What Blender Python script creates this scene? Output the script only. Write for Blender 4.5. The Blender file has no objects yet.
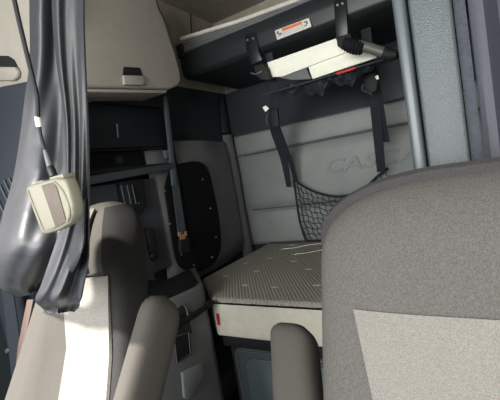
import bpy, bmesh, math, random
from mathutils import Vector, Matrix
random.seed(7)
H = 1.32            # camera height above the cab floor
F = 370.0           # focal length in pixels of the 500 px wide frame
S = bpy.context.scene
C = S.collection
# ------------------------------------------------------------------ camera
vx = Vector((594, 71, 370)).normalized()                # cab X axis seen from the camera frame
hz = Vector((0, -(271 - math.tan(math.radians(9.5)) * 594 - 200), -F))
up = vx.cross(hz)
if up.y < 0: up = -up
up.normalize()
vy = up.cross(vx)
R = Matrix((vx, vy, up))                                # world = R @ camera frame
cd = bpy.data.cameras.new('camera'); cam = bpy.data.objects.new('camera', cd); C.objects.link(cam)
cd.sensor_fit = 'HORIZONTAL'; cd.sensor_width = 36; cd.lens = 36 * F / 500; cd.clip_start = 0.02
M4 = R.to_4x4(); M4.translation = (0, 0, H); cam.matrix_world = M4
S.camera = cam
# ------------------------------------------------------------------ world, lights, exposure
S.view_settings.view_transform = 'Standard'; S.view_settings.look = 'None'
S.view_settings.gamma = 1; S.view_settings.use_curve_mapping = False
S.view_settings.exposure = 0.0
w = bpy.data.worlds.new('sky'); S.world = w; w.use_nodes = True
bg = w.node_tree.nodes['Background']; bg.inputs[0].default_value = (.80, .90, 1, 1); bg.inputs[1].default_value = 1.0
def area(name, loc, target, sx, sy, power, col):
    l = bpy.data.lights.new(name, 'AREA'); l.shape = 'RECTANGLE'; l.size = sx; l.size_y = sy; l.energy = power; l.color = col
    o = bpy.data.objects.new(name, l); C.objects.link(o); o.location = loc
    o.rotation_euler = (Vector(target) - Vector(loc)).to_track_quat('-Z', 'Y').to_euler()
    return o
area('windshield_daylight', (-.35, -2.0, H + .35), (-.35, 1.6, H - .2), 2.4, 1.1, 125, (1, .985, .95))
area('side_window_daylight', (-1.35, -.15, H + .05), (-.75, .75, H - .5), .55, .5, 4, (1, .96, .93))
area('right_window_daylight', (.66, .30, H + .10), (-.2, 1.3, H + .0), .45, .35, 2.5, (.88, .95, 1))
sl = bpy.data.lights.new('sun', 'SUN'); sl.energy = 14; sl.angle = math.radians(4); sl.color = (1, .95, .9)
so = bpy.data.objects.new('sun', sl); C.objects.link(so)
so.rotation_euler = Vector((.22, .50, -.62)).to_track_quat('-Z', 'Y').to_euler()

# ------------------------------------------------------------------ helpers
def ray(px, py): return R @ Vector((px - 250, -(py - 200), -F))
def P(px, py, Y=None, X=None, Z=None):                  # photo point on a plane of the cab (Z relative to camera height)
    r = ray(px, py)
    t = Y / r.y if Y is not None else (X / r.x if X is not None else Z / r.z)
    r = r * t
    return Vector((r.x, r.y, r.z + H))
def lin(c): return tuple(((v / 255 + .055) / 1.055) ** 2.4 if v > 10 else v / 255 / 12.92 for v in c) + (1,)
MATS = {}
def mat(name, rgb, rough=.7, metal=0, noise=None, bump=None, spec=.5, var=.12, wave=None, sheen=0):
    if name in MATS: return MATS[name]
    m = bpy.data.materials.new(name); m.use_nodes = True; nt = m.node_tree; b = nt.nodes['Principled BSDF']
    c = lin(rgb); b.inputs['Base Color'].default_value = c
    b.inputs['Roughness'].default_value = rough; b.inputs['Metallic'].default_value = metal
    b.inputs['Specular IOR Level'].default_value = spec
    if sheen: b.inputs['Sheen Weight'].default_value = sheen
    tc = nt.nodes.new('ShaderNodeTexCoord')
    def ntex(scale, det=3):
        t = nt.nodes.new('ShaderNodeTexNoise'); t.inputs['Scale'].default_value = scale; t.inputs['Detail'].default_value = det
        nt.links.new(tc.outputs['Object'], t.inputs['Vector']); return t
    if noise or wave:
        mr = nt.nodes.new('ShaderNodeMixRGB'); mr.inputs[1].default_value = tuple(v * (1 - var) for v in c[:3]) + (1,)
        mr.inputs[2].default_value = tuple(min(1, v * (1 + var)) for v in c[:3]) + (1,)
        if noise:
            t = ntex(noise); cr = nt.nodes.new('ShaderNodeValToRGB'); cr.color_ramp.elements[0].position = .35; cr.color_ramp.elements[1].position = .65
            nt.links.new(t.outputs['Fac'], cr.inputs[0]); nt.links.new(cr.outputs[0], mr.inputs[0])
        else:
            t = nt.nodes.new('ShaderNodeTexWave'); t.inputs['Scale'].default_value = wave[0]; t.inputs['Distortion'].default_value = wave[1]
            t.bands_direction = wave[2]; t.inputs['Detail'].default_value = 2; t.inputs['Detail Scale'].default_value = 3
            nt.links.new(tc.outputs['Object'], t.inputs['Vector']); nt.links.new(t.outputs['Fac'], mr.inputs[0])
        nt.links.new(mr.outputs[0], b.inputs['Base Color'])
    if bump:
        t2 = ntex(bump[0]); bp = nt.nodes.new('ShaderNodeBump'); bp.inputs['Strength'].default_value = bump[1]; bp.inputs['Distance'].default_value = bump[2]
        nt.links.new(t2.outputs['Fac'], bp.inputs['Height']); nt.links.new(bp.outputs[0], b.inputs['Normal'])
    MATS[name] = m
    return m

def bm_new(): return bmesh.new()
def box(bm, lo, hi):
    lo, hi = Vector(lo), Vector(hi)
    r = bmesh.ops.create_cube(bm, size=1)
    for v in r['verts']:
        v.co = Vector((lo.x + (v.co.x + .5) * (hi.x - lo.x), lo.y + (v.co.y + .5) * (hi.y - lo.y), lo.z + (v.co.z + .5) * (hi.z - lo.z)))
    return bm
def prism(bm, pts, off):                                # polygon extruded along a vector
    a = [bm.verts.new(p) for p in pts]; b = [bm.verts.new(Vector(p) + Vector(off)) for p in pts]
    n = len(a)
    bm.faces.new(a); bm.faces.new(b[::-1])
    for i in range(n): bm.faces.new((a[i], b[i], b[(i + 1) % n], a[(i + 1) % n]))
    return bm
def tube(bm, pts, r, n=8):
    pts = [Vector(p) for p in pts]; rings = []
    for i, p in enumerate(pts):
        t = (pts[min(i + 1, len(pts) - 1)] - pts[max(i - 1, 0)]).normalized()
        u = t.cross(Vector((0.3, 1, 0.1))).normalized(); v = t.cross(u)
        rr = r[i] if isinstance(r, (list, tuple)) else r
        rings.append([bm.verts.new(p + u * rr * math.cos(2 * math.pi * k / n) + v * rr * math.sin(2 * math.pi * k / n)) for k in range(n)])
    for a, b in zip(rings, rings[1:]):
        for k in range(n): bm.faces.new((a[k], a[(k + 1) % n], b[(k + 1) % n], b[k]))
    bm.faces.new(rings[0][::-1]); bm.faces.new(rings[-1])
    return bm
def smooth_path(pts, n=6):
    pts = [Vector(p) for p in pts]; out = []
    for i in range(len(pts) - 1):
        p0, p1, p2, p3 = pts[max(i - 1, 0)], pts[i], pts[i + 1], pts[min(i + 2, len(pts) - 1)]
        for k in range(n):
            t = k / n
            out.append(.5 * ((2 * p1) + (p2 - p0) * t + (2 * p0 - 5 * p1 + 4 * p2 - p3) * t * t + (3 * p1 - p0 - 3 * p2 + p3) * t ** 3))
    return out + [pts[-1]]
def band(bm, left, right, th=.003, n=(0, 1, 0)):        # webbing between two edge lines, with thickness
    n = Vector(n) * th
    q = [[bm.verts.new(l), bm.verts.new(r), bm.verts.new(Vector(r) + n), bm.verts.new(Vector(l) + n)] for l, r in zip(left, right)]
    for a, b in zip(q, q[1:]):
        for k in range(4): bm.faces.new((a[k], a[(k + 1) % 4], b[(k + 1) % 4], b[k]))
    bm.faces.new(q[0][::-1]); bm.faces.new(q[-1])
    return bm
def grid(bm, rows, th=None, close=False):               # rows of points; th thickens along the normals
    vs = [[bm.verts.new(p) for p in r] for r in rows]
    fs = []
    for a, b in zip(vs, vs[1:]):
        m = len(a)
        for k in range(m if close else m - 1): fs.append(bm.faces.new((a[k], a[(k + 1) % m], b[(k + 1) % m], b[k])))
    if close:
        bm.faces.new(vs[0][::-1]); bm.faces.new(vs[-1])
    if th:
        bmesh.ops.recalc_face_normals(bm, faces=fs)
        bmesh.ops.solidify(bm, geom=fs, thickness=th)
    return bm
def bev(bm, w=.004, seg=2, ang=.6):
    bmesh.ops.recalc_face_normals(bm, faces=bm.faces)
    es = [e for e in bm.edges if len(e.link_faces) == 2 and e.calc_face_angle(0) > ang]
    bmesh.ops.bevel(bm, geom=es, offset=w, segments=seg, affect='EDGES', profile=.5, clamp_overlap=True)
    return bm
def disc(bm, c, r, n=(0, -1, 0), h=.003, seg=14):       # short rounded stud
    q = Vector(n).to_track_quat('Z', 'Y').to_matrix().to_4x4(); q.translation = Vector(c)
    bmesh.ops.create_cone(bm, cap_ends=True, segments=seg, radius1=r, radius2=r * .75, depth=h, matrix=q)
    return bm
ROOT = {}
def thing(name, label, cat, loc, group=None):
    o = bpy.data.objects.new(name, None); C.objects.link(o); o.location = loc; o.empty_display_size = .05
    o['label'] = label; o['category'] = cat
    if group: o['group'] = group
    ROOT[o] = Vector(loc); return o
def part(name, bm, m, parent=None, smooth=True, label=None, kind=None):
    bmesh.ops.recalc_face_normals(bm, faces=bm.faces)
    if parent is not None:
        off = ROOT[parent]; bmesh.ops.translate(bm, verts=bm.verts, vec=-off)
    me = bpy.data.meshes.new(name); bm.to_mesh(me); bm.free()
    me.materials.append(m)
    if smooth:
        me.shade_smooth(); me.set_sharp_from_angle(angle=math.radians(38))
    o = bpy.data.objects.new(name, me); C.objects.link(o)
    if parent is not None: o.parent = parent; ROOT[o] = off
    if label: o['label'] = label
    if kind: o['kind'] = kind
    return o
def tag(o, label, cat, group=None, kind=None):
    o['label'] = label; o['category'] = cat
    if group: o['group'] = group
    if kind: o['kind'] = kind
    # move the origin to the base of the thing
    vs = [v.co.copy() for v in o.data.vertices]
    c = Vector((sum(v.x for v in vs) / len(vs), sum(v.y for v in vs) / len(vs), min(v.z for v in vs)))
    o.data.transform(Matrix.Translation(-c)); o.location = c
    return o
def struct(name, bm, m, smooth=False):
    o = part(name, bm, m, None, smooth); o['kind'] = 'structure'; return o

# ------------------------------------------------------------------ materials
m_dark = mat('shade_dark_liner', (34, 41, 46), .75, bump=(90, .25, .002))  # dark tone has the wall's shade put into the colour
m_liner = mat('headliner', (150, 143, 130), .9, noise=14, var=.08, bump=(160, .3, .001))
m_floor = mat('floor_rubber', (40, 42, 44), .6, bump=(60, .4, .003))
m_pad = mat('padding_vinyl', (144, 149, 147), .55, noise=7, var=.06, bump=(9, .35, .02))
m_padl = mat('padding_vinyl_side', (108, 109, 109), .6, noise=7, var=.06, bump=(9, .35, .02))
m_black = mat('black_plastic', (12, 15, 18), .7, bump=(200, .15, .001))
m_blackm = mat('black_metal', (26, 29, 32), .35, metal=.3)
m_pan = mat('bunk_pan', (31, 36, 38), .45, bump=(120, .2, .001))
m_web = mat('black_webbing', (34, 40, 48), .8, wave=(180, .5, 'Z'), var=.25)
m_alu = mat('aluminium', (190, 192, 192), .32, metal=.85)
m_lfab = mat('pale_fabric_edge', (196, 190, 180), .9, noise=60, var=.08)
m_white = mat('white_board', (244, 244, 228), .6, noise=30, var=.03)
m_ctl = mat('controller_cream', (142, 138, 122), .5)
m_cream = mat('cream_plastic', (158, 153, 143), .5, noise=18, var=.03, bump=(220, .15, .001))
m_greyp = mat('grey_plastic', (108, 111, 111), .5, bump=(220, .25, .001))
m_col = mat('column_plastic', (80, 88, 90), .35, noise=330, var=.16, bump=(330, .7, .002))
m_seat = mat('seat_fabric', (90, 88, 84), .95, noise=420, var=.24, bump=(600, .5, .0012))
m_seat2 = mat('seat_bolster_fabric', (76, 73, 68), .95, noise=500, var=.1, bump=(500, .4, .0012))
m_trim = mat('seat_trim_fabric', (62, 60, 60), .95, noise=600, var=.3, bump=(500, .6, .0015))
m_ins = mat('seat_insert_fabric', (128, 124, 118), .95, noise=560, var=.2, bump=(500, .6, .0015))
m_curt = mat('curtain_vinyl', (44, 46, 50), .5, noise=5, var=.06, bump=(10, .45, .012), spec=.65)
m_hose = mat('hose_black', (30, 30, 32), .5)
m_gold = mat('buckle_tan', (196, 150, 112), .4, metal=.3)
m_red = mat('red_tag', (178, 40, 44), .7)
m_brown = mat('brown_panel', (98, 86, 78), .55, noise=40, var=.05)
m_steel = mat('dull_steel', (150, 152, 154), .35, metal=.8)
m_orange = mat('orange_print', (214, 104, 52), .6)
m_paper = mat('label_paper', (206, 204, 198), .6)
m_ink = mat('label_ink', (70, 72, 74), .7)
m_mside = mat('mattress_side', (218, 214, 198), .85, noise=22, var=.05, bump=(30, .3, .004))
m_purple = mat('padded_trim', (74, 76, 86), .6, bump=(120, .3, .002))

def quilt_mat():
    m = bpy.data.materials.new('quilted_ticking'); m.use_nodes = True; nt = m.node_tree; b = nt.nodes['Principled BSDF']
    b.inputs['Roughness'].default_value = .85
    tc = nt.nodes.new('ShaderNodeTexCoord'); N = nt.nodes.new
    outs = []
    for rot in (0.6, -0.6):
        mp = N('ShaderNodeMapping'); mp.inputs['Rotation'].default_value = (0, 0, rot)
        nt.links.new(tc.outputs['Object'], mp.inputs['Vector'])
        wv = N('ShaderNodeTexWave'); wv.inputs['Scale'].default_value = 21; wv.inputs['Distortion'].default_value = 2.0
        nt.links.new(mp.outputs[0], wv.inputs['Vector']); outs.append(wv)
    mx = N('ShaderNodeMath'); mx.operation = 'MULTIPLY'
    nt.links.new(outs[0].outputs['Fac'], mx.inputs[0]); nt.links.new(outs[1].outputs['Fac'], mx.inputs[1])
    cr = N('ShaderNodeValToRGB'); cr.color_ramp.elements[0].color = lin((160, 157, 146)); cr.color_ramp.elements[1].color = lin((176, 173, 160))
    cr.color_ramp.elements[0].position = .0; cr.color_ramp.elements[1].position = .55
    nt.links.new(mx.outputs[0], cr.inputs[0]); nt.links.new(cr.outputs[0], b.inputs['Base Color'])
    bp = N('ShaderNodeBump'); bp.inputs['Strength'].default_value = .6; bp.inputs['Distance'].default_value = .006
    nt.links.new(mx.outputs[0], bp.inputs['Height']); nt.links.new(bp.outputs[0], b.inputs['Normal'])
    return m
m_quilt = quilt_mat()
m_bdark = mat('shade_back_liner', (44, 52, 58), .75)  # shade on the back wall is put into this dark base colour

# ------------------------------------------------------------------ the cab shell
XL, XR, YB, ZC = -1.58, .72, 2.44, 1.15                 # inner faces, Z relative to camera
struct('floor', box(bm_new(), (XL - .1, -.9, -.06), (XR + .1, YB + .1, 0)), m_floor)
struct('ceiling', box(bm_new(), (XL - .1, -.36, H + ZC), (XR + .1, YB + .1, H + ZC + .06)), m_liner)
struct('added_sun_blocker', box(bm_new(), (-.98, -1.05, H + ZC), (XR + .1, -.365, H + ZC + .06)), m_liner)  # unseen roof piece added to keep the sun off the right seat
struct('wall_back', box(bm_new(), (XL - .1, YB, 0), (XR + .1, YB + .06, H + .62)), m_bdark)
struct('wall_back_upper', box(bm_new(), (XL - .1, YB, H + .62), (XR + .1, YB + .06, H + ZC)), m_liner)
struct('wall_left', box(bm_new(), (XL - .06, -.5, 0), (XL, YB, H + .62)), m_dark)
struct('wall_left_upper', box(bm_new(), (XL - .06, -.5, H + .62), (XL, YB, H + ZC)), m_liner)
struct('wall_right', box(bm_new(), (XR, -.6, 0), (XR + .06, YB, H + ZC)), m_liner)
bm = bm_new(); tube(bm, [P(189, -20, X=XL + .004), P(192, 45, X=XL + .004)], .004)
struct('trim_1', bm, m_dark)

# ------------------------------------------------------------------ padded back wall
def cushion(bm, lo, hi, bulge, axis, nx=24, nz=12):
    """soft panel: flat back, front bulging and pinched to its edges. axis 'Y' faces -Y, 'X' faces +X"""
    lo, hi = Vector(lo), Vector(hi)
    rows = []
    for j in range(nz + 1):
        v = j / nz; r = []
        for i in range(nx + 1):
            u = i / nx
            b = bulge * (max(0, 1 - abs(2 * u - 1) ** 14) ** .5) * (max(0, 1 - abs(2 * v - 1) ** 6) ** .5)
            z = lo.z + (hi.z - lo.z) * v
            if axis == 'Y': r.append((lo.x + (hi.x - lo.x) * u, hi.y - b, z))
            else: r.append((lo.x + b, lo.y + (hi.y - lo.y) * u, z))
        rows.append(r)
    return grid(bm, rows)
t = thing('padded_wall_panel', 'grey stitched vinyl padding along the back wall behind the mattress', 'wall panel', (-.4, 2.42, H - .56))
zs = [-.57, -.295, .125, .285]
for k, (a, b) in enumerate(zip(zs, zs[1:])):
    part('cushion', cushion(bm_new(), (-1.57, 2.38, H + a), (.70, YB - .002, H + b), .045, 'Y'), m_pad, t)
for z in zs[1:3]:
    part('seam', tube(bm_new(), [(-1.49, YB - .024, H + z), (.68, YB - .022, H + z)], .0035, 6), mat('seam_grey', (84, 88, 88), .7), t)
# embossed lettering
def text_bm(s, size, ext, shear=0.0, spacing=1.0, offset=0.0):
    cu = bpy.data.curves.new('t', 'FONT'); cu.body = s; cu.size = size; cu.extrude = ext; cu.shear = shear; cu.space_character = spacing; cu.offset = offset
    cu.bevel_depth = ext * .5
    o = bpy.data.objects.new('t', cu); C.objects.link(o)
    bpy.context.view_layer.update()
    me = bpy.data.meshes.new_from_object(o.evaluated_get(bpy.context.evaluated_depsgraph_get()))
    bm = bm_new(); bm.from_mesh(me)
    bpy.data.objects.remove(o); bpy.data.curves.remove(cu); bpy.data.meshes.remove(me)
    return bm
bm = text_bm('CASCADIA', .125, .0035, .25, 1.0)
w_ = max(v.co.x for v in bm.verts); sx = .90 / w_
for v in bm.verts:
    v.co = Vector((-.870 + v.co.x * sx, YB - .052 - v.co.z, H - .098 + v.co.y))
part('embossed_lettering', bm, mat('emboss_shade_grey', (137, 143, 141), .5), t)  # slightly darker than the padding, painting the relief shade of the letters

# padded left wall and corner roll
t = thing('padded_side_panel', 'dark grey padded vinyl panel on the left wall above the mattress', 'wall panel', (XL, 1.9, H - .56))
rows = []
for j in range(13):
    v = j / 12; r = []
    for i in range(31):
        u = i / 30; y = 1.42 + .88 * u
        k = max(0, (y - 1.88) / .42); k = k * k * (3 - 2 * k)
        b = .04 * (max(0, 1 - abs(2 * u - 1) ** 14) ** .5) * (max(0, 1 - abs(2 * v - 1) ** 6) ** .5)
        r.append((-1.485 - .075 * k + b, y, H - .58 + .83 * v))
    rows.append(r)
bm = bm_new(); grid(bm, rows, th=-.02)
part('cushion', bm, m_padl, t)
bm = bm_new()
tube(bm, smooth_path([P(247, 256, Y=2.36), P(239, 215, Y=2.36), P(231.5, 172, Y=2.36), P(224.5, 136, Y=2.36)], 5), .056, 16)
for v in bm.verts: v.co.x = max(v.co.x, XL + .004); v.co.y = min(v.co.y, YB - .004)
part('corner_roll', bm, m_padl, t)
bm = bm_new(); tube(bm, smooth_path([P(223, 134, Y=2.35), P(220, 112, Y=2.37), P(217, 98, Y=2.39)], 4), [.05] * 8 + [.035], 16)  # upper roll end takes the dark liner to paint its shading
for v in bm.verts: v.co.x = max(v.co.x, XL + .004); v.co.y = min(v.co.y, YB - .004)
part('shaded_corner_end', bm, m_dark, t, label='upper end of the corner roll, darkened for shade')

# lower left wall panel, plastic
bm = bm_new(); box(bm, (-1.50, .72, H - .43), (-1.44, 1.41, H + .05)); bev(bm, .006)
tag(part('side_trim_panel', bm, mat('slate_panel', (74, 77, 84), .6, bump=(140, .2, .001)), None), 'slate grey smooth panel on left wall below the dark cabinet', 'wall panel')

# ------------------------------------------------------------------ black oval hatch on left wall
hx = -1.425
outline = [(166, 178), (171, 168), (182, 163), (198, 162), (207, 170), (212, 188), (217, 212), (220, 240), (217, 257), (208, 267), (196, 272), (184, 270), (176, 262), (171, 240), (167, 210), (164, 190)]
pts = smooth_path([P(x, y, X=hx) for x, y in outline + outline[:1]], 4)[:-1]
t = thing('oval_hatch_cover', 'black oval riveted cover on the padded left wall', 'hatch cover', (hx, 1.65, H - .53))
bm = bm_new(); prism(bm, pts, (.012, 0, 0)); bev(bm, .004)
part('cover_plate', bm, mat('hatch_black', (7, 9, 12), .8, spec=.25), t)
cx = sum((p for p in pts), Vector()) / len(pts)
for (x, y) in [(203, 178), (211, 208), (217, 238), (213, 259), (194, 267), (181, 256), (169, 224), (163.5, 190)]:
    p = P(x, y, X=hx + .013)
    p = cx + (p - cx) * .96; p.x = hx + .0135
    part('rivet', disc(bm_new(), p, .006, (1, 0, 0), .004), m_steel, t)
# hanging belt with buckle in front of the hatch
sx0 = hx + .03
t = thing('hanging_belt', 'dark grey webbing belt with tan buckle hanging over the oval cover', 'belt', P(183, 250, X=sx0))
part('webbing', band(bm_new(), [P(168, 160, X=sx0), P(173, 195, X=sx0), P(178, 236, X=sx0)], [P(174.5, 160, X=sx0), P(180, 195, X=sx0), P(186, 236, X=sx0)], .004, (1, 0, 0)), mat('grey_webbing', (70, 76, 82), .8), t)
bm = bm_new(); prism(bm, [P(x, y, X=sx0) for x, y in [(177.5, 238), (187, 237), (188, 252), (178, 253)]], (.02, 0, 0)); bev(bm, .005)
part('buckle_housing', bm, m_black, t)
bm = bm_new(); prism(bm, [P(x, y, X=sx0 + .022) for x, y in [(178, 232), (180.3, 232), (180.6, 234.4), (184, 234), (184, 231.5), (186, 231.3), (186, 236), (184.3, 236.3), (184.5, 239), (180.2, 239.4), (180, 237), (178.2, 236.5)]], (.006, 0, 0))
part('tan_tongue', bm, m_gold, t, label='tan metal tongue of the buckle')

# belt retractor
t = thing('belt_retractor', 'black seat belt retractor and webbing on the slate side panel', 'belt retractor', P(150, 275, X=-1.43))
rx = -1.438
bm = bm_new(); prism(bm, [P(x, y, X=rx) for x, y in [(115, 183), (137, 180), (141, 206), (136, 214), (124, 218), (119, 208)]], (.05, 0, 0)); bev(bm, .006)
part('housing', bm, m_black, t)
part('webbing', band(bm_new(), [P(119, 186, X=rx + .054), P(124, 210, X=rx + .054), P(136, 242, X=rx + .054), P(146, 280, X=rx + .054)], [P(130, 186, X=rx + .054), P(134, 210, X=rx + .054), P(143, 238, X=rx + .054), P(155, 280, X=rx + .054)], .004, (1, 0, 0)), m_web, t)
for x in (121, 127, 132):
    part('rib', tube(bm_new(), [P(x, 185, X=rx + .06), P(x + 4, 204, X=rx + .06)], .003, 6), mat('rib_grey', (66, 72, 78), .5), t)
bm = bm_new(); prism(bm, [P(x, y, X=rx) for x, y in [(141, 228), (148, 229), (151, 240), (153, 258), (149, 262), (144, 250)]], (.045, 0, 0)); bev(bm, .005)
part('guide_block', bm, m_black, t)
for (x, y) in [(139, 203), (141, 237), (152, 256)]:
    part('bolt', disc(bm_new(), P(x, y, X=rx + .053), .005, (1, 0, 0), .006), m_steel, t)

# ------------------------------------------------------------------ dark wall cabinet on the left
t = thing('wall_cabinet', 'dark navy wall cabinet on left wall beneath the cream overhead bin', 'cabinet', (XL, 1.28, H + .08))
cxf = -1.40
z0, z1, y0, y1 = H + .10, H + .44, .88, 1.565
bm = bm_new()
box(bm, (-1.52, y0, z1 - .02), (cxf, y1, z1)); box(bm, (-1.52, y0, z0), (cxf, y1, z0 + .02))
box(bm, (-1.52, y0, z0), (cxf, y0 + .02, z1)); box(bm, (-1.52, y1 - .02, z0), (cxf, y1, z1)); box(bm, (XL + .002, y0, z0), (-1.51, y1, z1))
part('body', bm, m_black, t, smooth=False)
bm = bm_new(); box(bm, (-1.505, y0 + .022, z0 + .10), (cxf - .012, y1 - .022, z0 + .106))
part('shelf', bm, m_black, t)
bm = bm_new(); box(bm, (cxf - .03, y0 + .024, z0 + .112), (cxf - .018, y1 - .024, z1 - .024)); bev(bm, .003)
dr = part('door', bm, mat('navy_panel', (20, 26, 32), .45, noise=3, var=.3), t)
bm = bm_new(); prism(bm, [P(x, y, X=cxf - .016) for x, y in [(162, 151), (167, 150), (168.5, 158), (164, 159)]], (.014, 0, 0)); bev(bm, .003)
part('latch', bm, m_greyp, t)
bm = bm_new(); prism(bm, [P(x, y, X=cxf - .01) for x, y in [(115, 157), (122, 156), (123, 163), (116, 164)]], (.004, 0, 0))
part('catch_plate', bm, m_pan, t)
bm = bm_new(); tube(bm, [P(117, 124, X=cxf - .012), P(118, 138, X=cxf - .012)], .004)
part('hinge_pin', bm, m_greyp, dr)
# trim post + ledge
bm = bm_new(); prism(bm, [P(162.5, 97, X=cxf + .004), P(166, 97, X=cxf + .004), P(175.5, 186, X=cxf + .004), P(171, 186, X=cxf + .004)], (.014, 0, 0)); bev(bm, .004)
part('edge_trim', bm, mat('grey_trim', (84, 92, 98), .4), t)
bm = bm_new(); prism(bm, [P(84, 177, X=cxf + .003), P(172, 163, X=cxf + .003), P(173, 169, X=cxf + .003), P(84, 186, X=cxf + .003)], (.02, 0, 0)); bev(bm, .005)
part('bottom_ledge', bm, mat('ledge_grey', (66, 72, 78), .5), t)

# ------------------------------------------------------------------ overhead bins
def latch_handle(t, a, X=None, Y=None, n=(1, 0, 0)):
    k = dict(X=X) if X is not None else dict(Y=Y)
    n = Vector(n)
    bm = bm_new(); prism(bm, [P(x, y, **k) + n * .001 for x, y in a[0]], n * .006); bev(bm, .0025)
    lt = part('latch_recess', bm, m_black, t, label='dark recess of the latch')
    bm = bm_new(); prism(bm, [P(x, y, **k) + n * .001 for x, y in a[1]], n * .016); bev(bm, .005)
    part('latch_paddle', bm, m_cream, t)
bx = -1.24
t = thing('overhead_bin', 'cream overhead storage bin with a dark latch, right of the curtain', 'overhead bin', (bx, 1.15, H + .42), 'cream overhead bins')
out = [(80, -30), (153, -30), (161, 8), (166, 24), (171, 40), (177, 58), (181, 74), (181.5, 81), (178, 86), (170, 89), (80, 87)]
bm = bm_new(); prism(bm, [P(x, y, X=bx) for x, y in out], (-.21, .0, 0)); bev(bm, .014, 4, .35)
part('door', bm, m_cream, t)
bm = bm_new(); prism(bm, [P(x, y, X=bx - .008) for x, y in [(80, 88.5), (168, 89.8), (166, 93), (80, 92)]], (-.20, 0, 0)); bev(bm, .004)
part('bottom_lip', bm, m_cream, t)
bm = bm_new(); tube(bm, smooth_path([P(x, y, X=bx + .006) for x, y in [(150, -30), (158, 6), (161, 13), (167, 26), (170, 35), (173, 42)]], 4), .0035)
part('edge_seal', bm, m_black, t)
latch_handle(t, ([(123, 67), (139, 68), (142, 77), (122, 77)], [(121, 76), (142.5, 76.5), (143, 84), (140, 86), (122, 85.5)]), X=bx)
by = .80
t = thing('overhead_bin', 'cream overhead storage bin with a dark latch, left of the curtain', 'overhead bin', (-1.4, by, H + .4), 'cream overhead bins')
out = [(-60, -30), (38, -30), (40, 40), (40, 83), (34, 88), (-60, 133)]
bm = bm_new(); prism(bm, [P(x, y, Y=by) for x, y in out], (0, .10, 0)); bev(bm, .012, 4, .35)
part('door', bm, m_cream, t)
latch_handle(t, ([(-8, 56), (9, 56), (15, 60), (19, 68), (-8, 68)], [(-8, 67), (19, 67.5), (22, 72), (21, 78), (17, 81), (-8, 81)]), Y=by, n=(0, -1, 0))

# ------------------------------------------------------------------ cab side beside left seat
t = thing('door_pillar_trim', 'dark blue-grey door pillar trim left of the hanging curtain', 'pillar trim', P(8, 387, Y=.64))
bm = bm_new(); prism(bm, [P(x, y, Y=.64) for x, y in [(-70, 100), (30, 80), (34, 400), (-30, 560), (-120, 560)]], (0, .04, 0)); bev(bm, .01)
part('panel', bm, mat('pillar_slate', (34, 40, 48), .5, bump=(120, .2, .001)), t)
for a, b in (((0, 185), (26, 240)), ((4, 180), (30, 236)), ((9, 178), (34, 232)), ((-4, 195), (20, 250))):
    part('groove_rib', tube(bm_new(), [P(*a, Y=.636), P(*b, Y=.636)], .004, 6), mat('rib_slate', (60, 66, 74), .45), t)

# ------------------------------------------------------------------ mattress and bunk base
mz = H - .55
plan = [(-1.105, 1.30), (.64, 1.30), (.64, 2.365), (-1.385, 2.365), (-1.385, 1.58)]
t = thing('mattress', 'white sleeper mattress with quilted top on the lower bunk', 'mattress', (-.4, 1.83, mz - .185))
bm = bm_new(); prism(bm, [(x, y, mz - .185) for x, y in plan], (0, 0, .165)); bev(bm, .012, 3)
part('side_panel', bm, m_mside, t)
bm = bm_new()
from math import sin, cos
# quilted top as a soft cap built ring by ring
def cap(plan, z, r, steps=5):
    rings = []
    c = Vector((sum(p[0] for p in plan) / len(plan), sum(p[1] for p in plan) / len(plan)))
    dense = []
    for i, p in enumerate(plan):
        q = plan[(i + 1) % len(plan)]
        for k in range(14): dense.append(Vector(p).lerp(Vector(q), k / 14))
    for s in range(steps + 1):
        a = s / steps * math.pi / 2
        ins = r * (1 - cos(a)); zz = z - r + r * sin(a)
        rings.append([((p.x + (c.x - p.x) * ins / .7), (p.y + (c.y - p.y) * ins / .5), zz) for p in dense])
    return rings
rings = cap(plan, mz, .022)
bm = bm_new(); grid(bm, rings, close=True)
part('quilted_top', bm, m_quilt, t, label='beige quilted top panel')
bm = bm_new(); tube(bm, [(x, y, mz - .022) for x, y in [(-1.385, 2.36), (-1.389, 1.578), (-1.107, 1.296), (.64, 1.296)]], .0045, 6)
part('piping', bm, m_black, t, label='dark piping around the top edge')
for (x, y) in [(292, 245), (295, 254), (246, 263.5), (257, 271), (294, 261), (309, 269), (246, 285), (275, 287), (317, 285), (270, 258), (282, 249), (226, 276)]:
    p = P(x, y, Z=-.55)
    bm = bm_new(); bmesh.ops.create_icosphere(bm, subdivisions=2, radius=.015, matrix=Matrix.Translation(p))
    for v in bm.verts: v.co.z = p.z + (v.co.z - p.z) * .14; v.co.x = p.x + (v.co.x - p.x) * 1.5
    tf = part('tuft', bm, mat('tuft_cotton', (206, 202, 188), .9), t, label='white tuft')
for pts in ([(283, 249), (296, 247.5), (310, 244.5), (330, 243)], [(295, 254), (306, 253), (318, 250.5), (330, 249)]):
    part('loose_thread', tube(bm_new(), [P(x, y, Z=-.546) for x, y in pts], .0022, 6), m_white, t)
bm = bm_new(); prism(bm, [P(x, y, Y=1.295) for x, y in [(216, 314), (218.5, 314), (220, 325), (217.5, 325)]], (0, .004, 0))
part('red_tag', bm, m_red, t, label='small red tag on the left side edge')

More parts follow.
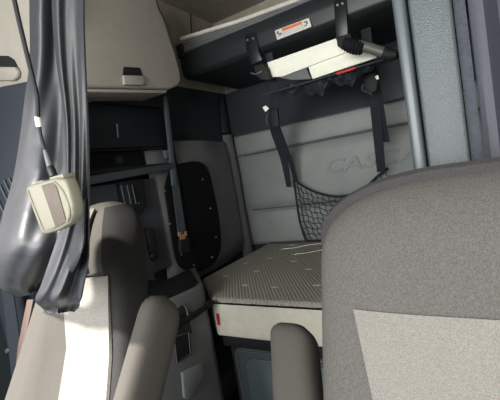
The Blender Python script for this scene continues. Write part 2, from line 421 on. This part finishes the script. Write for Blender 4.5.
t = thing('lower_bunk_base', 'black bunk base with moulded storage door under the mattress', 'bunk base', (-.3, 1.8, 0))
bm = bm_new(); box(bm, (-1.09, 1.31, mz - .235), (.64, 2.36, mz - .187)); bev(bm, .004)
part('platform', bm, m_black, t)
bm = bm_new(); box(bm, (-1.09, 1.36, 0.0), (.64, 2.36, mz - .237))
part('box', bm, m_black, t)
def rrect(x0, z0, x1, z1, r, y, n=6):
    out = []
    for cx_, cz_, a0 in ((x1 - r, z1 - r, 0), (x0 + r, z1 - r, 90), (x0 + r, z0 + r, 180), (x1 - r, z0 + r, 270)):
        for k in range(n + 1):
            a = math.radians(a0 + 90 * k / n); out.append(Vector((cx_ + r * cos(a), y, cz_ + r * sin(a))))
    return out
bm = bm_new(); prism(bm, rrect(-1.06, H - 1.18, -.40, H - .80, .045, 1.335), (0, .022, 0)); bev(bm, .006)
d = part('storage_door', bm, mat('door_grey', (58, 66, 68), .4), t)
bm = bm_new(); prism(bm, rrect(-1.0, H - 1.12, -.74, H - .84, .05, 1.326), (0, .012, 0)); bev(bm, .008, 3)
part('raised_panel', bm, mat('door_grey2', (70, 80, 82), .35), d)
bm = bm_new(); prism(bm, rrect(-.70, H - 1.12, -.45, H - .84, .05, 1.326), (0, .012, 0)); bev(bm, .008, 3)
part('raised_panel', bm, MATS['door_grey2'], d)
part('rim', tube(bm_new(), [(-1.045, 1.333, H - 1.16), (-1.045, 1.333, H - .83), (-1.03, 1.333, H - .812), (-.42, 1.333, H - .812)], .003, 6), m_steel, d)

# ------------------------------------------------------------------ corner cabinet, lower left
ctz = H - .475
B_, C_ = Vector((-1.165, .95, 0)), Vector((-1.111, 1.255, 0))
t = thing('corner_cabinet', 'grey plastic corner cabinet between left armrest and mattress', 'cabinet', (-1.28, 1.2, 0))
bm = bm_new(); prism(bm, [(-1.40, .92, 0), (B_.x, B_.y, 0), (C_.x, C_.y, 0), (-1.13, 1.29, 0), (-1.40, 1.558, 0)], (0, 0, ctz)); bev(bm, .012, 3)
part('body', bm, m_greyp, t)
fn = (C_ - B_).cross(Vector((0, 0, 1))).normalized()
def onface(px, py, off=0):                              # point on the aisle face of the cabinet
    r = ray(px, py); o = B_ + fn * off
    tt = (o.x * fn.x + o.y * fn.y) / (r.x * fn.x + r.y * fn.y)
    return Vector((r.x * tt, r.y * tt, r.z * tt + H))
bm = bm_new(); prism(bm, [(-1.39, .95, ctz), (-1.185, .97, ctz), (-1.14, 1.24, ctz), (-1.16, 1.29, ctz), (-1.39, 1.50, ctz)], (0, 0, .004))  # thin black sheet on the cabinet top stands in for shade
part('top_shade_sheet', bm, mat('shade_black', (16, 18, 20), .6), t, label='black sheet painting shade over the top')
bm = bm_new(); prism(bm, [onface(x, y, .001) for x, y in [(174, 337), (189, 332), (191, 354), (177, 363)]], fn * .008); bev(bm, .003)
w1 = part('black_window', bm, m_black, t, label='black framed window')
bm = bm_new(); tube(bm, [onface(x, y, .010) for x, y in [(174, 337), (188.5, 332.5), (190.5, 353.5), (177, 362.5), (174, 337)]], .0022, 6)
part('window_frame', bm, m_greyp, w1)
bm = bm_new(); tube(bm, smooth_path([onface(x, y, .006) for x, y in [(175, 312), (178, 306.5), (182, 304.5), (185, 306), (187.5, 313), (189, 320)]], 4), .004)
part('handle_loop', bm, m_greyp, t)
bm = bm_new(); prism(bm, [onface(x, y, .001) for x, y in [(177, 308), (185, 306), (192, 333), (176, 337)]], fn * .004)
part('handle_recess', bm, m_pan, t)
bm = bm_new(); prism(bm, [onface(x, y, .001) for x, y in [(180, 372), (199, 362), (203, 374), (188, 398), (182, 398)]], fn * .018); bev(bm, .006)
part('lower_flap', bm, mat('flap_grey', (128, 132, 132), .35), t)
st = tag(part('elastic_strap', tube(bm_new(), smooth_path([onface(x, y, .024) for x, y in [(168, 330), (176, 325.5), (190, 318), (203, 309), (210.5, 302)]] + [Vector((-1.105, 1.285, mz - .025))], 4), .0135, 8), mat('rubber_black', (8, 8, 9), .8), None), 'black elastic cord stretched across the grey corner cabinet', 'strap')

# ------------------------------------------------------------------ upper bunk
YF = 1.8
t = thing('upper_bunk', 'black upper bunk with aluminium front rail folded against back wall', 'bunk', (-.4, 2.1, H + .58))
zt, zf = .76, .615
bm = bm_new()
prof = [(YF, zt), (YF - .012, .70), (YF - .004, zf + .02), (YF + .02, zf), (2.42, zf + .0), (2.42, zt)]
prism(bm, [(-1.44, y, H + z) for y, z in prof], (2.08, 0, 0)); bev(bm, .008, 2, .3)
part('pan', bm, m_pan, t)
bm = bm_new(); prism(bm, [(-1.40, YF - .004, H + zt), (.5, YF - .004, H + zt), (.5, YF - .004, H + .765), (-.5, YF - .004, H + .775), (-1.0, YF - .004, H + .80), (-1.40, YF - .004, H + .84)], (0, .03, 0)); bev(bm, .003)
rl = part('front_rail', bm, m_alu, t)
for k in range(4):
    f = (k + .5) / 4.4
    part('rail_groove', tube(bm_new(), [(-1.38, YF - .0055, H + zt + .075 * f), (-1.0, YF - .0055, H + zt + .038 * f), (-.5, YF - .0055, H + zt + .013 * f)], .0022, 6), mat('groove_grey', (110, 112, 114), .4, metal=.5), rl)
part('mattress_edge', tube(bm_new(), [(-1.41, YF + .0, H + .845), (-1.0, YF + .0, H + .806), (-.5, YF, H + .782), (.4, YF, H + .775)], .011, 8), m_lfab, t, label='pale fabric edge above the rail')
bm = bm_new(); prism(bm, [P(x, y, Y=YF - .02) for x, y in [(175, 46), (181, 43), (184, 56), (178, 59)]], (0, .05, 0)); bev(bm, .004)
part('end_cap', bm, m_black, t)
# brackets
def bracket(poly, screws, clip):
    bm = bm_new(); prism(bm, [P(x, y, Y=YF - .020) for x, y in poly], (0, .012, 0)); bev(bm, .003)
    b = part('bracket', bm, m_blackm, t)
    for s in screws: part('screw', disc(bm_new(), P(*s, Y=YF - .022), .0065, (0, -1, 0), .005), m_steel, b)
    bm = bm_new(); prism(bm, [P(x, y, Y=YF - .05) for x, y in clip], (0, .045, 0)); bev(bm, .006)
    part('clip', bm, m_black, b)
bracket([(245, 34), (255, 32), (259, 52), (262, 60), (251, 65), (246, 50)], [(247.5, 40), (253, 38.5)], [(253, 66), (262, 63), (266, 67), (270, 80), (261, 80), (256, 76)])
bracket([(333.5, 0), (346, -4), (348, 36), (336, 40)], [(337.5, 5), (342.5, 3.5)], [(336, 37), (350, 33), (353, 42), (341, 48), (337, 46)])
part('latch_rod', tube(bm_new(), smooth_path([P(251, 73, Y=YF - .04), P(256, 74, Y=YF - .05), P(262, 71, Y=YF - .05)], 3), .004), m_steel, t)
# label
L = lambda u, v, o=0: P(274.5, 30.5, Y=YF - .020) .lerp(P(309, 17.5, Y=YF - .020), u).lerp(P(277, 40, Y=YF - .020).lerp(P(311.5, 26.5, Y=YF - .020), u), v) + Vector((0, -o, 0))
bm = bm_new(); prism(bm, [L(0, 0), L(1, 0), L(1, 1), L(0, 1)], (0, .010, 0)); bev(bm, .003)
lb = part('warning_label', bm, m_paper, t, label='white warning label with orange band')
def rect(u0, v0, u1, v1, m, nm, o=.0008):
    bm = bm_new(); prism(bm, [L(u0, v0, o), L(u1, v0, o), L(u1, v1, o), L(u0, v1, o)], (0, .0006, 0)); part(nm, bm, m, lb, smooth=False)
rect(.22, .10, .77, .38, m_orange, 'orange_band')
rect(.215, .05, .225, .95, m_ink, 'divider'); rect(.775, .05, .785, .95, m_ink, 'divider')
for k in range(4): rect(.25, .46 + k * .12, .74, .49 + k * .12, mat('print_grey', (150, 152, 150), .6), 'print_line')
rect(.05, .2, .10, .5, m_ink, 'pictogram'); rect(.10, .45, .18, .6, m_ink, 'pictogram'); rect(.05, .65, .16, .72, m_ink, 'pictogram')
rect(.83, .25, .93, .36, m_ink, 'pictogram'); rect(.89, .36, .93, .62, m_ink, 'pictogram'); rect(.82, .62, .90, .72, m_ink, 'pictogram')

# white board tucked under the upper bunk
t = thing('white_board', 'bright white folded panel tucked beneath the upper bunk', 'panel', P(320, 60, Y=YF + .02))
bm = bm_new(); prism(bm, [P(x, y, Y=YF - .004) for x, y in [(267, 62.5), (344, 35.5), (352, 50), (345, 52.5), (282, 76.5), (272, 77)]], (0, .014, 0)); bev(bm, .002)
part('front_panel', bm, m_white, t)
bm = bm_new(); prism(bm, [P(x, y, Y=YF + .010) for x, y in [(308, 66.5), (345, 53.2), (368, 45.5), (377, 57.5), (345, 68), (312.5, 79)]], (0, .014, 0)); bev(bm, .002)
part('lower_panel', bm, m_white, t)
bm = bm_new(); prism(bm, [P(x, y, Y=YF + .008) for x, y in [(276, 77), (306, 67.5), (311, 79), (292, 80)]], (0, .01, 0)); bev(bm, .002)
part('grey_end_flap', bm, mat('flap_dark', (92, 96, 94), .6), t)
bm = bm_new(); prism(bm, [P(x, y, Y=YF + .004) for x, y in [(336, 72.5), (355, 66.6), (355.5, 69), (337, 75)]], (0, .004, 0))
part('red_ribbon', bm, m_red, t, label='red ribbon along the lower edge')

# gas strut with ribbed boot
t = thing('bunk_strut', 'grey cylindrical strut with black ribbed boot right of the white panel', 'strut', P(365, 52, Y=YF - .1))
ys = YF - .10
part('cylinder', tube(bm_new(), [P(358, 45, Y=ys), P(370, 48, Y=ys), P(386, 53.5, Y=ys)], .022, 16), mat('strut_grey', (92, 93, 88), .4), t)
bm = bm_new()
rr = []; pp = []
for k in range(15):
    f = k / 14; pp.append(P(343 + 20 * f, 43 + 6.5 * f, Y=ys - .01)); rr.append((.022 + .008 * sin(f * 3.1)) + (.004 if k % 2 else -.003))
tube(bm, pp, rr, 16); part('ribbed_boot', bm, m_black, t)
part('collar', tube(bm_new(), [P(384, 53, Y=ys), P(390, 55, Y=ys), P(397, 55, Y=ys)], [.027, .026, .02], 14), m_black, t)
part('mount', tube(bm_new(), [P(388, 56, Y=ys + .05), P(404, 47, Y=ys + .05)], .03, 12), m_black, t)

# bunched black netting hanging under the upper bunk
def bunch(name, a, b, sag, label):
    n = 34; rows = []
    for j in range(9):
        v = j / 8; r = []
        for i in range(n + 1):
            u = i / n
            x = a[0] + (b[0] - a[0]) * u; y = a[1] + (b[1] - a[1]) * u
            hgt = sag * (1 + .28 * sin(u * 19) + .18 * sin(u * 41 + 1)) * (.25 + .75 * math.sin(math.pi * min(1, .08 + u * .9)) ** .5)
            p = P(x + 2 * v, y + hgt * v, Y=YF + .055)
            p.y += .022 * sin(u * 60 + v * 6) * v + .012 * sin(v * 9 + u * 20)
            r.append(p)
        rows.append(r)
    bm = bm_new(); grid(bm, rows, th=.003)
    return tag(part(name, bm, mat('net_fabric', (34, 40, 46), .7, noise=60, var=.3), None), label, 'netting')
bunch('bunched_netting', (277, 86), (372, 62), 16, 'gathered black netting sagging below the white panel')
t0 = tag(part('net_rod', tube(bm_new(), [P(262, 95, Y=YF + .01), P(300, 84.5, Y=YF + .01), P(368, 64, Y=YF + .01), P(396, 56, Y=YF + .01)], .0045, 8), mat('rod_dark', (52, 58, 64), .35), None), 'thin dark rod along the top of the gathered netting', 'rod')

# ------------------------------------------------------------------ straps and cargo net
t = thing('net_strap', 'black webbing strap with pale tag hanging left of the cargo net', 'strap', P(290, 187, Y=2.3), 'cargo net straps')
part('upper_webbing', band(bm_new(), [Vector((P(270, 84, Y=1.86).x, 1.86, H + .612)), P(270, 84, Y=1.86)], [Vector((P(277, 84, Y=1.86).x, 1.86, H + .612)), P(277, 84, Y=1.86)], .004), m_web, t)
lp = [(270, 84, 1.86), (269, 108, 1.95), (270, 130, 2.08), (280, 158, 2.22), (286.5, 187, 2.30)]
rp = [(277, 84, 1.86), (277.5, 108, 1.95), (279, 128, 2.08), (287, 156, 2.22), (291, 187, 2.30)]
part('webbing', band(bm_new(), smooth_path([P(x, y, Y=Y) for x, y, Y in lp], 4), smooth_path([P(x, y, Y=Y) for x, y, Y in rp], 4), .004), m_web, t)
lp = [(274, 84, 1.85), (274.5, 110, 1.94), (276, 126, 2.07), (286, 154, 2.21), (294, 181, 2.33)]
part('tether', band(bm_new(), smooth_path([P(x, y, Y=Y) for x, y, Y in lp], 4), smooth_path([P(x + 4, y, Y=Y) for x, y, Y in lp], 4), .004), m_web, t)
bm = bm_new(); prism(bm, [P(x, y, Y=1.93) for x, y in [(262.5, 107.5), (265.5, 105.5), (269, 108.5), (265.5, 112)]], (0, .003, 0)); part('pale_tag', bm, m_white, t, label='pale square tag')
bm = bm_new(); prism(bm, [P(x, y, Y=1.92) for x, y in [(269, 110), (277, 109), (279, 126), (272, 128)]], (0, .018, 0)); bev(bm, .004); part('slide_buckle', bm, m_black, t)
part('cord', tube(bm_new(), smooth_path([P(268, 113, Y=1.93), P(266, 120, Y=1.95), P(268, 125, Y=1.97)], 3), .002, 6), m_greyp, t)

t = thing('net_strap', 'wide doubled black webbing strap hanging behind the right seat', 'strap', P(385, 172, Y=2.25), 'cargo net straps')
part('webbing', band(bm_new(), [P(366.5, 76, Y=2.0), P(368.5, 92, Y=2.1), P(377, 172, Y=2.26)], [P(377, 76, Y=2.0), P(380, 92, Y=2.1), P(385.5, 172, Y=2.26)], .004), m_web, t)
part('upper_webbing', band(bm_new(), [Vector((P(367, 76, Y=2.0).x, 2.0, H + .612)), P(367, 76, Y=2.0)], [Vector((P(377, 76, Y=2.0).x, 2.0, H + .612)), P(377, 76, Y=2.0)], .004), m_web, t)
part('doubled_end', band(bm_new(), [P(368, 84, Y=2.06), P(369, 92, Y=2.09), P(374.5, 142, Y=2.22)], [P(379.5, 84, Y=2.06), P(381.5, 92, Y=2.09), P(389.5, 142, Y=2.22)], .006), m_web, t)
bm = bm_new(); prism(bm, [P(x, y, Y=1.96) for x, y in [(362, 72), (374, 70), (378, 78), (377, 90), (371, 94), (363, 88)]], (0, .03, 0)); bev(bm, .006); part('buckle', bm, m_black, t)
bm = bm_new(); prism(bm, [P(x, y, Y=1.955) for x, y in [(375, 76.5), (378, 75), (379, 79), (376.5, 79.5)]], (0, .004, 0)); part('pale_mark', bm, m_white, t)
part('hook', tube(bm_new(), smooth_path([P(363, 84, Y=1.95), P(362, 90, Y=1.95), P(368, 92, Y=1.95), P(372, 95, Y=1.95)], 3), .004), m_pan, t)
# dark vertical pad beside the right post
bm = bm_new(); prism(bm, [P(x, y, Y=2.30) for x, y in [(377, 66), (404, 56), (411, 95), (381, 104)]], (0, .06, 0)); bev(bm, .01)
tag(part('end_pad', bm, mat('end_pad', (66, 74, 80), .6), None), 'dark grey pad on the back wall between strap and pale post', 'pad')

t = thing('cargo_net', 'black mesh cargo net slung against the back wall over mattress', 'net', P(320, 241, Y=2.35))
yn = 2.33
top = [P(x, y, Y=yn) for x, y in [(294, 179), (303, 186), (315, 192), (330, 196), (345, 196), (362, 190), (378, 176), (388, 168)]]
topS = smooth_path(top, 6)
left = smooth_path([P(x, y, Y=Y) for x, y, Y in [(294, 180, yn), (296.5, 200, yn), (300, 222, yn), (306.5, 241, yn)]], 6)
bot = [Vector((left[-1].x + (topS[-1].x + .1 - left[-1].x) * k / 40, yn, left[-1].z)) for k in range(41)]
part('top_webbing', tube(bm_new(), topS, .0085, 6), m_web, t)
part('side_webbing', tube(bm_new(), left, [.008] * (len(left) - 4) + [.011] * 4, 6), m_web, t)
part('bottom_cord', tube(bm_new(), bot, .004, 6), m_web, t)
bm = bm_new()
def curve_at(c, f):
    q = f * (len(c) - 1); i = min(int(q), len(c) - 2); return c[i].lerp(c[i + 1], q - i)
Nv, Nh = 17, 9
def npt(u, v):                                          # u along, v down
    a = curve_at(topS, u); b = curve_at(bot, u)
    lx = curve_at(left, v)
    p = a.lerp(b, v); p.x += (lx.x - left[0].lerp(left[-1], v).x) * (1 - u)
    p.y = yn - .03 * sin(math.pi * v) * sin(math.pi * min(1, u * 1.0))
    return p
for i in range(1, Nv): tube(bm, [npt(i / Nv + .012 * sin(v * 9 + i), v / 12) for v in range(13)], .0026, 5)
for j in range(1, Nh): tube(bm, [npt(u / 26, min(1, j / Nh + .02 * sin(u * 1.9 + j))) for u in range(27)], .0026, 5)
part('mesh', bm, m_web, t)

# ------------------------------------------------------------------ right locker column
t = thing('locker_column', 'textured blue-grey locker panel standing behind the right seat', 'locker', (-.04, 1.1, 0))
def colpt(px, Y=1.0): return P(px, 100, Y=Y).x
bm = bm_new(); box(bm, (-.099, 1.0, 0), (-.010, 1.26, H + ZC - .005)); bev(bm, .008, 3); part('panel', bm, m_col, t)
bm = bm_new(); box(bm, (-.131, .985, 0), (-.103, 1.27, H + ZC - .005)); bev(bm, .009, 3)
tag(part('post', bm, mat('post_plastic', (84, 92, 96), .35), None), 'smooth pale grey post at the left edge of the locker panel', 'post')
bm = bm_new(); box(bm, (-.008, 1.03, 0), (.016, 1.26, H + ZC - .005)); part('dark_channel', bm, mat('channel_dark', (62, 66, 76), .7, noise=120, var=.2), t)
# padded curtain to the right of the column
rows = []
for j in range(14):
    z = .35 + (H + ZC - .4) * j / 13
    rows.append([(.020 + .42 * i / 40, 1.0 + .03 * sin(i * .75 + .3) + .008 * sin(i * 1.9 + z), z) for i in range(41)])
bm = bm_new(); grid(bm, rows, th=.004)
tag(part('partition_curtain', bm, m_purple, None), 'mauve grey partition curtain right of the textured locker panel', 'curtain')

# ------------------------------------------------------------------ seats
def seat(cx, ybot, ytop, zbot, ztop, hw0, hwt, label, conc=0, ins=None, xc=0):
    """backrest facing -Y built from one surface function; z relative to camera"""
    t = thing('cab_seat', label, 'seat', (cx, ybot, 0), 'cab seats')
    Hh = ztop - zbot
    def hw(v):                                          # half width at height fraction v
        w = hw0 + (hwt - hw0) * max(0, (v - .40) / .60) ** .9
        k = max(0, (v - .80) / .20)
        return w * (1 - k ** 3.0) ** (1 / 2.6) if k < 1 else 0
    def yc(v): return ybot + (ytop - ybot) * v
    def hd(v):
        k = max(0, (v - .86) / .14)
        return .075 * max(.0, 1 - k ** 2.2) ** .5
    def dish(x, v):                                     # the middle lies deeper than the side bolsters
        W = max(hw(v), .012); q = min(1, max(0, (abs(x - xc) / W - .30) / .42)); q = q * q * (3 - 2 * q)
        f = 1 - min(1, max(0, (v - .62) / .22))
        return conc * (1 - q) * f
    def pt(v, a, off=0):
        e = 2 / 3.2
        c_, s_ = cos(a), sin(a)
        W = max(hw(v), .012); D = max(hd(v), .006)
        x = W * math.copysign(abs(c_) ** e, c_); y = -D * math.copysign(abs(s_) ** (e), s_)
        if y < 0: y += dish(x, v) * min(1, -y / (D * .6))
        return Vector((cx + x, yc(v) + y, H + zbot + Hh * v))
    vs = [i / 26 * .8 for i in range(26)] + [.8 + .2 * math.sin(i / 16 * math.pi / 2) for i in range(17)]
    vs[-1] = .9995
    rows = [[pt(v, 2 * math.pi * k / 56) for k in range(56)] for v in vs]
    bm = bm_new(); grid(bm, rows, close=True)
    back = part('backrest', bm, m_seat2 if ins == 'L' else m_seat, t)
    def front(x, v, off):                               # point on the front surface
        W = max(hw(v), .012); D = max(hd(v), .006)
        q = max(0, 1 - min(1, abs(x) / W) ** 3.2) ** (1 / 3.2)
        return Vector((cx + x, yc(v) - D * q + dish(x, v) - off, H + zbot + Hh * v))
    return t, back, front, pt, hw
def vof(z, zbot, ztop): return (z - zbot) / (ztop - zbot)
def seat_common(t, cx, ybot, zbot, front):
    # seat cushion and pedestal below the backrest
    bm = bm_new(); box(bm, (cx - .25, ybot - .50, H + zbot - .06), (cx + .25, ybot + .04, H + zbot + .06)); bev(bm, .045, 4)
    part('seat_cushion', bm, m_seat2, t)
    bm = bm_new(); box(bm, (cx - .17, ybot - .40, 0), (cx + .17, ybot - .02, H + zbot - .065)); bev(bm, .02)
    part('pedestal', bm, m_black, t)
def insert(t, front, x0, x1, v0, v1, name='light_insert', mt=None, off=.004, edge=None):
    rows = []
    for j in range(31):
        v = v0 + (v1 - v0) * j / 30
        a, b = (edge(v) if edge else (x0, x1))
        rows.append([front(a + (b - a) * i / 30, v, off) for i in range(31)])
    bm = bm_new(); grid(bm, rows, th=-.006)
    return part(name, bm, mt or m_ins, t, label='light woven insert' if not mt else None)

# right seat, close to the camera
zb, zt_ = -.80, -.058
t, back, front, pt, hw = seat(.0, .42, .70, zb, zt_, .262, .262, 'large grey fabric seat close up at right with wide light insert', ins='R')
insert(t, front, -.185, .185, .10, vof(-.244, zb, zt_), edge=lambda v: (-.19 + .16 * (vof(-.244, zb, zt_) - v), .19 - .16 * (vof(-.244, zb, zt_) - v)))
# dark trim band along the rounded top edge
vs = [.84 + .16 * math.sin(i / 30 * math.pi / 2) for i in range(31)]
rows = []
edge = [pt(min(v, .9985), math.pi) for v in vs] + [pt(min(v, .9985), 0) for v in reversed(vs)]
bm = bm_new(); tube(bm, edge, [.004 + .014 * min(1, i / 8, (len(edge) - 1 - i) / 8) for i in range(len(edge))], 8)
part('edge_trim', bm, m_trim, t, label='darker welt along the top edge')
seat_common(t, .0, .42, zb, front)
RS = t
# left seat, further away
zb2, zt2 = -.80, -.015
t2, back2, front2, pt2, hw2 = seat(-.80, .27, .60, zb2, zt2, .235, .098, 'grey fabric seat at left below the curtain with sunlit white insert', conc=.045, ins='L', xc=.06)
insert(t2, front2, -.15, .15, .10, vof(-.165, zb2, zt2), off=.010, edge=lambda v: (0, .165 - .13 * max(0, v - .5)))
seat_common(t2, -.80, .27, zb2, front2)
bm = bm_new(); tube(bm, [front2(.03 + .085 * (k / 12), vof(-.165, zb2, zt2) + .006, .003) for k in range(13)], .0022, 6)
part('stitching', bm, m_trim, t2)
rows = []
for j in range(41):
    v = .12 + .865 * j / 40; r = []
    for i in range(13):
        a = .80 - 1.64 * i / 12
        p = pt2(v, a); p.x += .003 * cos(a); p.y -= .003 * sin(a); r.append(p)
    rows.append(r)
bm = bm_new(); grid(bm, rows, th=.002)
part('side_panel', bm, mat('seat_side_shaded_fabric', (36, 35, 34), .95, noise=400, var=.2), t2, label='charcoal side panel, darkened for shade too')  # dark fabric, with shade on this side also put into the colour
rows = []
for j in range(19):
    v = vof(-.158, zb2, zt2) + .165 * j / 18
    rows.append([front2(hw2(v) * (-.50 + 1.03 * i / 16), v, .007) for i in range(17)])
bm = bm_new(); grid(bm, rows, th=-.005)
part('headrest_panel', bm, mat('headrest_fabric', (104, 101, 95), .95, noise=500, var=.12), t2, label='lighter grey headrest panel')
def armrest(t, p0, p1, w, d, m):
    """folded-up armrest: rounded slab from p0 (bottom) to p1 (top)"""
    p0, p1 = Vector(p0), Vector(p1); ax = (p1 - p0); L_ = ax.length; ax.normalize()
    sx_ = Vector((1, 0, 0)); sy_ = ax.cross(sx_).normalized()
    rows = []
    for j in range(25):
        s = j / 24; k = max(0, (s - .80) / .20); r = max(.06, (1 - k ** 2.4) ** .5)
        c_ = p0 + ax * L_ * s
        rr_ = []
        for i in range(32):
            a = 2 * math.pi * i / 32
            rr_.append(c_ + sx_ * (w * (.92 + .08 * s) * r * math.copysign(abs(cos(a)) ** .7, cos(a))) + sy_ * (d * r * math.copysign(abs(sin(a)) ** .7, sin(a))))
        rows.append(rr_)
    bm = bm_new(); grid(bm, rows, close=True)
    return part('armrest', bm, m, t)
a1 = P(293, 324, Y=.66); a0 = P(302, 440, Y=.52); armrest(RS, a0, a1, .047, .045, m_seat2)
a1 = P(165, 296, Y=.49); a0 = P(128, 440, Y=.34); armrest(t2, a0, a1, .024, .045, m_seat2)

# seat belt beside left seat
t = thing('seat_belt', 'black seat belt webbing beside the left edge of the left seat', 'seat belt', P(20, 400, Y=.55))
part('webbing', band(bm_new(), [P(-8, 250, Y=.6), P(3, 300, Y=.58), P(14, 400, Y=.55)], [P(2, 250, Y=.6), P(14, 300, Y=.58), P(28, 400, Y=.55)], .004), m_web, t)
part('anchor_bolt', disc(bm_new(), P(7, 351, Y=.56), .009, (0, -1, 0), .008), m_steel, t)
part('brown_strap', band(bm_new(), [P(27, 300, Y=.52), P(18, 345, Y=.50), P(12, 400, Y=.47)], [P(33, 300, Y=.52), P(24, 345, Y=.50), P(17, 400, Y=.47)], .004), mat('brown_webbing', (92, 76, 70), .8), t, label='brown strap')

# ------------------------------------------------------------------ hanging curtain
def curtain_sheet(rowsdef, Y0, folds, amp, ph=0, n=60, power=.6):
    """rowsdef: (y_left, x_left, y_right, x_right, dY) from top to bottom"""
    rows = []
    R_ = []
    for i in range(len(rowsdef) - 1):                   # smooth through the rows, no kinks
        q0, q1, q2, q3 = (rowsdef[max(i - 1, 0)], rowsdef[i], rowsdef[i + 1], rowsdef[min(i + 2, len(rowsdef) - 1)])
        for k in range(6):
            t_ = k / 6
            R_.append([.5 * (2 * b + (c - a) * t_ + (2 * a - 5 * b + 4 * c - d) * t_ * t_ + (3 * b - a - 3 * c + d) * t_ ** 3) for a, b, c, d in zip(q0, q1, q2, q3)])
    R_.append(list(rowsdef[-1]))
    for j, (yl, xl, yr, xr, dy) in enumerate(R_):
        v = j / (len(R_) - 1); r = []
        for i in range(n + 1):
            u = i / n
            p = P(xl + (xr - xl) * u, yl + (yr - yl) * u, Y=Y0)
            s = sin(2 * math.pi * folds * u + ph + .8 * sin(v * 3 + u * 4))
            s = math.copysign(abs(s) ** power, s)
            sc = (Y0 + dy + amp * (.6 + .6 * v) * s + .004 * v * sin(u * 17 + v * 11)) / Y0
            c0 = Vector((0, 0, H))
            r.append(c0 + (p - c0) * sc)
        rows.append(r)
    bm = bm_new(); grid(bm, rows, th=.0025)
    return bm
t = thing('window_curtain', 'dark grey vinyl curtain gathered and hanging in front of left seat', 'curtain', P(50, 300, Y=.5))
bm = curtain_sheet([(-30, 30, -30, 84, 0), (12, 31, 12, 82, 0), (60, 31, 60, 84, 0), (100, 26, 100, 86, 0), (140, 21, 140, 87, 0), (180, 14, 180, 87, 0), (215, 4, 215, 86, -.035), (245, -3, 247, 84, -.06), (268, -5, 272, 72, -.05), (288, 2, 282, 56, -.02), (296, 20, 290, 46, 0)], .39, 1.35, .020, 2.6, power=1.0)
part('back_drape', bm, m_curt, t)
bm = curtain_sheet([(-30, 52, -30, 84, 0), (12, 52, 12, 83, 0), (60, 56, 60, 84.5, 0), (120, 64, 120, 87, 0), (170, 66, 170, 88, 0), (205, 66, 205, 88, 0), (235, 58, 238, 88, -.005), (262, 49, 262, 87, -.02), (285, 41, 284, 83, -.03), (300, 35, 300, 80, -.03), (308, 42, 306, 78, 0), (315, 48, 311, 73, 0)], .345, .9, .012, 3.4, power=1.0)
part('front_drape', bm, m_curt, t)
# rail above
tag(part('curtain_rail', tube(bm_new(), [P(24, -42, Y=.37), P(96, -44, Y=.37)], .012, 10), m_black, None), 'black curtain rail above the gathered curtain', 'rail')

# ------------------------------------------------------------------ cable and hanging box
yc_ = .28
t = thing('hanging_cable', 'black cable with a white joint running down over the curtain', 'cable', P(50, 172, Y=yc_))
part('upper_cable', tube(bm_new(), smooth_path([P(x, y, Y=yc_) for x, y in [(8, -30), (17, 12), (24, 42), (32, 75), (37, 97), (38, 117)]], 5), .0030, 8), m_hose, t)
part('white_joint', tube(bm_new(), [P(37.5, 117, Y=yc_), P(39.5, 127, Y=yc_)], .0038, 10), m_white, t, label='white joint')
part('lower_cable', tube(bm_new(), smooth_path([P(x, y, Y=yc_) for x, y in [(39.5, 127), (41, 136), (44, 147), (46, 152)]], 4), .0022, 8), m_hose, t)
part('grey_sleeve', tube(bm_new(), [P(45, 150, Y=yc_), P(48, 160, Y=yc_), P(51, 170, Y=yc_)], [.0026, .0036, .0038], 10), m_greyp, t)
bm = bm_new()
for k in range(6): tube(bm, [P(50.4 + k * 1.0, 169 + k * .9, Y=yc_), P(51 + k * 1.0, 169.6 + k * .9, Y=yc_)], .0046, 10)
bm.free(); bm = bm_new(); tube(bm, [P(50, 167, Y=yc_), P(51.5, 170, Y=yc_), P(53.5, 176, Y=yc_)], [.0048, .0052, .005], 10)
part('strain_relief', bm, m_pan, t)
t = thing('hand_controller', 'cream and brown rounded box hanging from cable against the curtain', 'controller', P(55, 234, Y=yc_))
body = [(25, 187), (30, 184.5), (54, 178), (64, 179), (68, 190), (71.5, 204), (72, 214), (69, 223), (58, 230), (46, 234), (42.5, 234.5), (40, 231), (32, 210)]
bm = bm_new(); prism(bm, [P(x, y, Y=yc_ - .012) for x, y in body], (0, .018, 0)); bev(bm, .004, 3)
bd = part('case', bm, m_ctl, t)
bm = bm_new(); prism(bm, [P(x, y, Y=yc_ - .0135) for x, y in [(41, 185.5), (53.5, 182), (57, 190), (66, 222), (55.5, 228)]], (0, .004, 0)); bev(bm, .0008)
part('brown_face', bm, m_brown, t, label='brown centre stripe')
bm = bm_new(); tube(bm, smooth_path([P(x, y, Y=yc_ - .0125) for x, y in [(54.5, 182), (62, 190), (68, 203), (69.5, 214), (67, 221.5)]], 5), .0016, 6)
part('curved_rib', bm, m_ctl, t)
bm = bm_new(); tube(bm, [P(x, y, Y=yc_ - .0125) for x, y in [(27.5, 190), (43.5, 231), (55, 227.5)]], .0014, 6); part('rim_rib', bm, m_ctl, t)
bm = bm_new(); prism(bm, [P(x, y, Y=yc_ - .006) for x, y in [(48, 177.5), (62, 173.5), (63.5, 178), (50, 181)]], (0, .018, 0)); bev(bm, .002)
part('neck', bm, m_ctl, t)
bm = bm_new(); prism(bm, [P(x, y, Y=yc_ - .006) for x, y in [(33, 182), (42, 180), (44, 183.5), (34, 185.5)]], (0, .018, 0)); bev(bm, .002)
part('side_button', bm, m_ctl, t)
